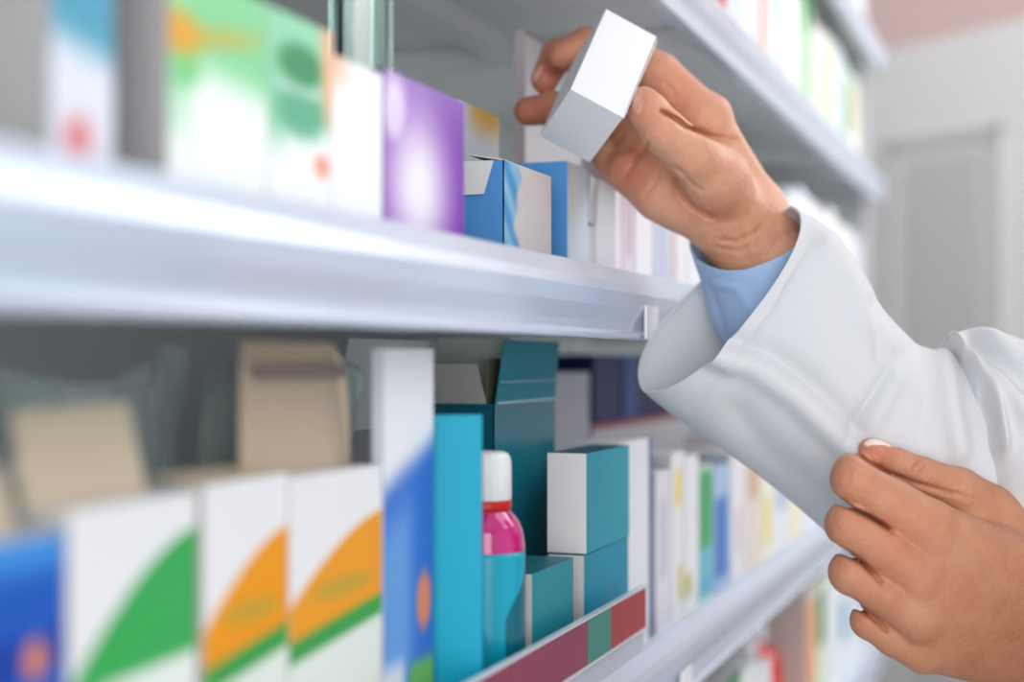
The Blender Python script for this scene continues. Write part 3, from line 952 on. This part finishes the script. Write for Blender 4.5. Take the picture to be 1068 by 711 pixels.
spots = [(C3(688, 130, .735), .010, .35, SK_R), (C3(660, 112, .745), .009, .45, SK_R), (C3(745, 215, .77), .02, .25, SK_R),
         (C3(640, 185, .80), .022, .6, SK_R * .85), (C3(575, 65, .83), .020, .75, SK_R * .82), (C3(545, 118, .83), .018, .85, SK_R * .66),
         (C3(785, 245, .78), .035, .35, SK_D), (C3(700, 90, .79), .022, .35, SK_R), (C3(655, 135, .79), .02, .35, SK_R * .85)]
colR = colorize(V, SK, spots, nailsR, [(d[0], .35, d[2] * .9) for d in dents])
VR, FR = toW(V), Fq

# ---- lower left hand
ZL = .022
def P2(*p): return pr(*[(a, b, z + ZL, r) for a, b, z, r in p])
def c3l(*p): return [C3(a, b, z + ZL) for a, b, z in p]
idxL = P2((966, 553, .668, 33), (925, 523, .664, 27), (892, 500, .664, 25), (890, 494, .684, 21), (906, 482, .702, 13))
midL = P2((955, 600, .666, 30), (917, 569, .662, 24.5), (886, 547, .662, 24.5), (890, 551, .690, 20), (925, 560, .704, 15))
rngL = P2((956, 642, .668, 29), (922, 618, .665, 22.5), (888, 597, .665, 23), (892, 601, .690, 18), (925, 612, .702, 14))
pkyL = P2((962, 676, .676, 26), (932, 664, .672, 19.5), (906, 647, .672, 18.5), (908, 651, .692, 15), (935, 655, .702, 12))
thmL = P2((1040, 545, .704, 36), (1000, 513, .694, 25), (962, 496, .690, 19), (935, 484, .694, 16.5), (914, 473, .698, 13.5), (907, 468, .700, 11.5))
palmL = (P2((968, 555, .670, 33), (1090, 612, .686, 40)) + P2((958, 600, .668, 31), (1085, 645, .686, 40)) +
         P2((960, 640, .670, 30), (1080, 672, .688, 36)) + P2((968, 672, .678, 27), (1075, 690, .692, 34)) +
         P2((1030, 545, .702, 32), (1100, 620, .70, 38)) + P2((1090, 645, .690, 50), (1180, 690, .69, 56)) )
dentsL = [
    (c3l((950, 487, .687), (957, 480, .688)), .0004, .0014), (c3l((957, 490, .687), (964, 483, .688)), .0004, .0014),
    (c3l((985, 575, .642), (1040, 600, .655)), .0012, .008),
    (c3l((985, 622, .645), (1045, 640, .658)), .0012, .008),
    (c3l((885, 497, .642), (888, 507, .642)), .0005, .0016),
]
slitsL = [slit(*q) for q in (
    ([(870, 519), (880, 526), (905, 538), (920, 546), (931, 555)], .0060, 2.3, .712),
    ([(868, 569), (879, 575), (898, 586), (912, 599), (921, 609)], .0060, 2.3, .712),
    ([(884, 626), (893, 632), (908, 642), (918, 650), (925, 659)], .0060, 2.2, .715),
    ([(890, 470), (905, 482), (925, 492), (950, 502), (985, 512), (1015, 520)], .0030, 2.4, .72),
    ([(950, 487), (957, 479)], .0012, 1.6, .73), ([(957, 490), (965, 482)], .0012, 1.6, .73), ([(964, 494), (974, 486)], .0009, 1.6, .73),
    ([(884, 488), (886, 500), (884, 510)], .0005, 2.0, .68))]
bumpsL = [
    (c3l((958, 548, .640)), .0022, .010), (c3l((944, 590, .642)), .0020, .0095), (c3l((950, 632, .645)), .0014, .009),
    (c3l((985, 575, .640), (1005, 610, .644), (1008, 650, .648), (1030, 685, .65)), .0016, .0026),
    (c3l((960, 596, .640), (1010, 612, .642), (1066, 630, .644)), .0010, .0035),
    (c3l((1000, 560, .650), (1030, 580, .650), (1068, 588, .650)), .0012, .0026),
    (c3l((970, 556, .640), (1060, 592, .652)), .0009, .004),
]
nailsL = [mk_nail(917, 462.0, .6960 + ZL, -23, -13, 14, 6.0, col=np.array(lin((246, 226, 218))), nr=(.45, 1, -.25))]
V, Fq = sculpt(palmL, [(idxL, .004), (midL, .004), (rngL, .004), (pkyL, .004), (thmL, .006)], dentsL, bumpsL, .0009, kp=.012, cross=.0006, flats=slitsL + [nail_dent(*n[:4]) for n in nailsL])
SKL = np.array(lin((198, 142, 110)))
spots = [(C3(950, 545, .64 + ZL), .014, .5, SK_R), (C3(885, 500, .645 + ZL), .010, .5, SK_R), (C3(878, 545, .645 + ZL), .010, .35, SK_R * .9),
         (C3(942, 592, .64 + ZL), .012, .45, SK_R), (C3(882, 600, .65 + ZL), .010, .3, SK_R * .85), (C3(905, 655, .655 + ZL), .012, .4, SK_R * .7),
         (C3(1080, 690, .65 + ZL), .050, .75, np.array(lin((150, 90, 58)))), (C3(910, 470, .695 + ZL), .010, .4, SK_R * 1.1)]  # brown wrist spot paints the hand's shaded lower right into the skin
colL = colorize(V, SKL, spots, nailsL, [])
VL, FL = toW(V), Fq

# ---- rest of the body (outside the picture, under the coat)
wv = lambda *a: np.array(a, float)
shR = wv(.50, 1.06, 1.46); shL = wv(.54, .72, 1.46)
elR = toW(C3(1000, 520, .79)); elL = toW(C3(1400, 800, .66))
body = [(toW(C3(812, 280, .80)), toW(C3(1000, 520, .79)), .027, .040), (toW(C3(1160, 682, .71)), elL, .027, .040), (wv(.56, .80, 1.38), wv(.54, .98, 1.38), .11, .11), (wv(.57, .89, 1.36), wv(.57, .89, .95), .13, .12), (wv(.57, .82, .92), wv(.57, .96, .92), .12, .12),
        (wv(.57, .80, .9), wv(.57, .80, .09), .085, .045), (wv(.57, .98, .9), wv(.57, .98, .09), .085, .045),
        (wv(.57, .80, .05), wv(.42, .80, .04), .045, .035), (wv(.57, .98, .05), wv(.42, .98, .04), .045, .035),
        (shR, elR, .052, .040), (shL, elL, .052, .040), (wv(.56, .80, 1.45), shL, .06, .055), (wv(.55, .98, 1.45), shR, .06, .055),
        (wv(.555, .89, 1.45), wv(.535, .89, 1.58), .062, .056),
        (wv(.55, .89, 1.68), wv(.52, .89, 1.66), .088, .080), (wv(.51, .89, 1.60), wv(.465, .89, 1.575), .055, .035),
        (wv(.445, .89, 1.655), wv(.425, .89, 1.625), .010, .013), (wv(.545, .80, 1.66), wv(.54, .80, 1.625), .014, .010), (wv(.545, .98, 1.66), wv(.54, .98, 1.625), .014, .010)]
Vb, Fb = sculpt(body, [], [([wv(.452, .845, 1.66), wv(.452, .868, 1.66)], .006, .010), ([wv(.452, .912, 1.66), wv(.452, .935, 1.66)], .006, .010),
                           ([wv(.436, .87, 1.585), wv(.432, .91, 1.585)], .004, .004)], [], .0075, kp=.03)
VA = np.concatenate([VR, VL, Vb]); FA = np.concatenate([FR, FL + len(VR), Fb + len(VR) + len(VL)])
CA = np.concatenate([colR, colL, np.tile(SK, (len(Vb), 1))])
person = empty('person', (.57, .89, 0))
tag(person, 'person in a white lab coat raising a box in one hand, other hand lower', 'person')
org = np.array([.57, .89, 0])
body_o = mesh_obj('body', VA - org, FA, M_SKIN, person, colors=CA, smooth=True)

# ------------------------------------------------------------------ coat
def fabric(name, rgb, scale=900, sh=.3):
    m, nt, b = nm(name)
    L = nt.links.new
    b.inputs['Base Color'].default_value = (*lin(rgb), 1)
    b.inputs['Roughness'].default_value = .85
    b.inputs['Sheen Weight'].default_value = .15
    tc = nt.nodes.new('ShaderNodeTexCoord')
    w1 = nt.nodes.new('ShaderNodeTexNoise'); w1.inputs['Scale'].default_value = scale; w1.inputs['Detail'].default_value = 2
    w2 = nt.nodes.new('ShaderNodeTexNoise'); w2.inputs['Scale'].default_value = 22; w2.inputs['Detail'].default_value = 3
    L(tc.outputs['Object'], w1.inputs['Vector']); L(tc.outputs['Object'], w2.inputs['Vector'])
    b1 = nt.nodes.new('ShaderNodeBump'); b1.inputs['Strength'].default_value = sh; b1.inputs['Distance'].default_value = .0003
    b2 = nt.nodes.new('ShaderNodeBump'); b2.inputs['Strength'].default_value = .25; b2.inputs['Distance'].default_value = .004
    L(w1.outputs['Fac'], b1.inputs['Height']); L(w2.outputs['Fac'], b2.inputs['Height'])
    L(b2.outputs['Normal'], b1.inputs['Normal']); L(b1.outputs['Normal'], b.inputs['Normal'])
    return m
M_COAT = fabric('white_coat_cotton', (211, 211, 214))
M_SHIRT = fabric('light_blue_shirt_cotton', (158, 184, 220), 1400, .5)


def catmull(P, t):
    n = len(P) - 1
    x = t * n; i = min(int(x), n - 1); f = x - i
    p0, p1, p2, p3 = P[max(i - 1, 0)], P[i], P[i + 1], P[min(i + 2, n)]
    return .5 * ((2 * p1) + (-p0 + p2) * f + (2 * p0 - 5 * p1 + 4 * p2 - p3) * f * f + (-p0 + 3 * p1 - 3 * p2 + p3) * f ** 3)


def sweep(rings, nt_, na, ridges=(), power=.9, jit=None):
    """rings: (Tx,Ty,Bx,By,z,halfdepth,slant_px) ; ridges: (pts, amp, sigma_px) displaced on the near side"""
    R = np.array(rings, float)
    V = []; Fc = []
    for j in range(nt_ + 1):
        r = catmull(R, j / nt_)
        T = C3(r[0], r[1], r[4]); B = C3(r[2], r[3], r[4])
        c = (T + B) / 2; wv_ = (T - B) / 2
        ax = np.array([wv_[1], -wv_[0], 0.]); ax = ax / np.linalg.norm(ax)      # along the sleeve, away from the cuff
        if ax[0] < 0: ax = -ax
        for i in range(na):
            a = 2 * math.pi * i / na
            ca, sa = math.cos(a), math.sin(a)
            ca = math.copysign(abs(ca) ** power, ca) if ca > 0 else -abs(ca) ** (power * .9); sa2 = math.copysign(abs(sa) ** (power if ca > 0 else 1.25), sa)
            p = c + wv_ * ca + np.array([0, 0, -1.]) * r[5] * sa2 + ax * (r[6] * r[4] / F) * sa2 * (1 if sa2 > 0 else (1.15 * (1 - ca) / 2 + .1))
            if sa > -.15:
                px = 534 + p[0] * F / p[2]; py = 355.5 - p[1] * F / p[2]
                q = np.array([px, py])
                off = 0
                fade = min(1, (sa + .15) / .4)
                for pts, amp, sg in ridges:
                    best = 1e9
                    for k in range(len(pts) - 1):
                        a0 = np.array(pts[k], float); b0 = np.array(pts[k + 1], float)
                        ba = b0 - a0; t = min(1, max(0, (q - a0).dot(ba) / ba.dot(ba)))
                        best = min(best, np.linalg.norm(q - a0 - ba * t) / (1))
                    off += 1.35 * amp * math.exp(-(best / sg) ** 2)
                nrm_ = wv_ / np.linalg.norm(wv_) * ca * .35 + np.array([0, 0, -1.]) * max(sa2, 0.2)
                nrm_ /= np.linalg.norm(nrm_)
                p = p + nrm_ * off * fade
            if jit is not None:
                p = p + jit(j / nt_, a)
            V.append(p)
    for j in range(nt_):
        for i in range(na):
            i2 = (i + 1) % na
            Fc.append((j * na + i, (j + 1) * na + i, (j + 1) * na + i2, j * na + i2))
    return toW(np.array(V)), Fc


ridges1 = [
    ([(735, 362), (790, 385), (830, 415), (880, 462), (930, 520)], .0050, 11),
    ([(750, 352), (800, 368), (840, 395), (900, 455)], -.0045, 9),
    ([(742, 372), (760, 380)], .003, 8),
    ([(862, 258), (886, 300), (905, 338), (925, 360)], .0035, 12),
    ([(905, 318), (912, 350), (916, 372)], -.0030, 7),
    ([(926, 388), (900, 425), (882, 456)], -.0030, 6),
    ([(935, 395), (915, 430), (898, 470)], .0022, 9),
    ([(840, 262), (800, 330), (772, 365), (720, 425)], -.0007, 3.0),      # hem stitching
    ([(985, 375), (990, 420), (1000, 470)], .004, 10),
    ([(860, 300), (850, 360), (860, 420)], .002, 30),
    ([(770, 430), (800, 470), (860, 520)], -.003, 18),
    ([(955, 365), (965, 410), (962, 450)], -.002, 10),
]
Z1 = .775
rings1 = [(824, 217, 673, 406, .775, .034, 30), (831, 221, 682, 414, .776, .036, 30), (850, 233, 706, 432, .777, .040, 24), (873, 260, 752, 464, .78, .044, 14),
          (894, 292, 806, 504, .782, .050, 6), (914, 325, 858, 548, .785, .055, 0), (938, 350, 910, 596, .786, .058, 0), (964, 365, 965, 630, .786, .060, 0),
          (992, 376, 1030, 650, .786, .060, 0), (1040, 385, 1110, 660, .787, .060, 0)]
v1, f1 = sweep(rings1, 110, 120, ridges1)
sl = mesh_obj('coat_sleeve', v1 - org, f1, M_COAT, person, smooth=True)
s = sl.modifiers.new('cloth', 'SOLIDIFY'); s.thickness = .0016; s.offset = 1 if False else -1

ridges2 = [
    ([(984, 362), (1010, 378), (1034, 420), (1042, 462)], .0085, 11),
    ([(1004, 378), (1022, 402), (1032, 450)], -.0060, 6),
    ([(1006, 384), (1010, 420), (1016, 470), (1020, 520)], -.0045, 4),
    ([(992, 372), (996, 420), (1000, 455)], .005, 8),
    ([(1012, 352), (1045, 375), (1075, 405)], -.0065, 9),
    ([(1000, 350), (1035, 352), (1075, 378)], .003, 8),
    ([(1040, 395), (1070, 430)], .004, 12),
]
rings2 = [(985, 366, 992, 520, .788, .018, 0), (988, 357, 1000, 560, .780, .040, 0), (1000, 348, 1014, 620, .776, .052, 0), (1022, 341, 1040, 660, .772, .060, 0), (1048, 349, 1090, 690, .772, .065, 0),
          (1080, 352, 1160, 690, .775, .070, 0), (1150, 310, 1230, 620, .79, .072, 0), (1240, 220, 1330, 540, .83, .072, 0), (1300, 140, 1420, 430, .88, .075, 0)]
v2, f2 = sweep(rings2, 110, 110, ridges2)
f2 = f2 + [tuple(range(110))]
su = mesh_obj('coat_upper_sleeve', v2 - org, f2, M_COAT, person, smooth=True)

# shirt cuff
def shirt_jit(t, a): return np.array([0, 0, 0.])
rings3 = [(832, 221, 725, 269, .797, .034, 34), (835, 227, 727, 275, .797, .035, 33), (842, 250, 738, 306, .797, .036, 24), (850, 275, 752, 350, .797, .038, 20), (880, 330, 800, 410, .80, .042, 10)]
v3, f3 = sweep(rings3, 40, 90, [([(745, 296), (770, 300), (782, 322)], .0012, 3), ([(742, 300), (752, 330), (758, 350)], -.0012, 4), ([(740, 292), (775, 284), (808, 268), (832, 232)], -.0004, 1.6)])
sc_ = mesh_obj('shirt_cuff', v3 - org, f3, M_SHIRT, person, smooth=True)
s = sc_.modifiers.new('cloth', 'SOLIDIFY'); s.thickness = .0018; s.offset = 0
sc_['label'] = 'light blue shirt cuff'

# coat torso, skirt and the nearer sleeve (outside the picture)
def loft(path, name, na=40, closed=True, mat_=M_COAT):
    V = []; Fc = []
    for (c, rx, ry, dirv) in path:
        c = np.array(c, float); d = np.array(dirv, float); d /= np.linalg.norm(d)
        s1 = np.cross(d, [0, 1, 0] if abs(d[1]) < .9 else [1, 0, 0]); s1 /= np.linalg.norm(s1)
        s2 = np.cross(d, s1)
        for i in range(na):
            a = 2 * math.pi * i / na
            V.append(c + s1 * rx * math.cos(a) + s2 * ry * math.sin(a))
    for j in range(len(path) - 1):
        for i in range(na):
            Fc.append((j * na + i, j * na + (i + 1) % na, (j + 1) * na + (i + 1) % na, (j + 1) * na + i))
    if closed: Fc.append(tuple((len(path) - 1) * na + i for i in range(na)))
    o = mesh_obj(name, np.array(V) - org, Fc, mat_, person, smooth=True)
    s = o.modifiers.new('cloth', 'SOLIDIFY'); s.thickness = .0016; s.offset = 1
    return o
up = (0, 0, 1)
loft([((.57, .89, .55), .17, .24, up), ((.57, .89, .9), .155, .215, up), ((.57, .89, 1.1), .15, .20, up), ((.565, .89, 1.3), .15, .215, up),
      ((.56, .89, 1.42), .135, .225, up), ((.555, .89, 1.49), .10, .17, up), ((.55, .89, 1.525), .072, .085, up)], 'coat_torso', 56, False)
wl = toW(C3(1165, 680, .71)); d0 = elL - wl
loft([(wl, .055, .050, d0), (wl + d0 * .5, .060, .055, d0), (elL, .064, .064, (.2, .1, .6)), ((elL + shL) / 2, .07, .07, shL - elL), (shL, .075, .075, shL - elL), (wv(.56, .80, 1.42), .09, .09, (.0, 1, 0))], 'coat_sleeve', 40)
loft([((.57, .80, .95), .10, .09, up), ((.57, .80, .5), .08, .075, up), ((.57, .80, .10), .062, .062, up)], 'trouser_leg', 32, False, mat('navy_trousers', (40, 46, 64), .8))
loft([((.57, .98, .95), .10, .09, up), ((.57, .98, .5), .08, .075, up), ((.57, .98, .10), .062, .062, up)], 'trouser_leg', 32, False, mat('navy_trousers', (40, 46, 64), .8))
# short brown hair
hp = [(wv(.575, .89, 1.70), wv(.545, .89, 1.715), .088, .084)]
Vh, Fh = sculpt(hp, [], [], [], .006)
mesh_obj('hair', Vh - org, Fh, mat('brown_hair', (70, 48, 36), .7, bump=.4, bscale=120), person, smooth=True)

# ------------------------------------------------------------------ light
w = bpy.data.worlds.new('world'); scene.world = w; w.use_nodes = True
nt = w.node_tree; bg = nt.nodes['Background']
bg.inputs['Color'].default_value = (.90, .95, 1.0, 1); bg.inputs['Strength'].default_value = .78

def area(name, loc, target, size, sy, power, col=(1, 1, 1)):
    l = bpy.data.lights.new(name, 'AREA'); l.shape = 'RECTANGLE'; l.size = size; l.size_y = sy; l.energy = power; l.color = col
    o = bpy.data.objects.new(name, l); COL.objects.link(o); o.location = loc
    d = Vector(target) - Vector(loc); o.rotation_euler = d.to_track_quat('-Z', 'Y').to_euler()
    return o
area('ceiling_light', (1.0, 1.2, 2.7), (.5, 1.2, 0), 1.0, 2.4, 13, (1, .99, .97))
area('aisle_fill', (.65, -1.4, 1.55), (-.15, .9, 1.22), 1.8, 1.6, 32, (1, 1, 1))  # unseen fill added behind the camera to brighten the near faces
area('rear_light', (1.1, 2.4, 2.2), (.0, .9, 1.35), .8, .8, 5, (1, .99, .98))
area('door_fill', (.9, 2.0, 2.6), (.1, 3.0, 1.5), .8, .6, 14, (1, .99, .98))  # unseen fill added to lift the door and end wall
area('shelf_fill', (.85, 1.75, 1.95), (0, 1.35, 1.35), .7, .7, 6, (1, 1, 1))  # added fill, out of view, brightening products deeper along the middle shelf
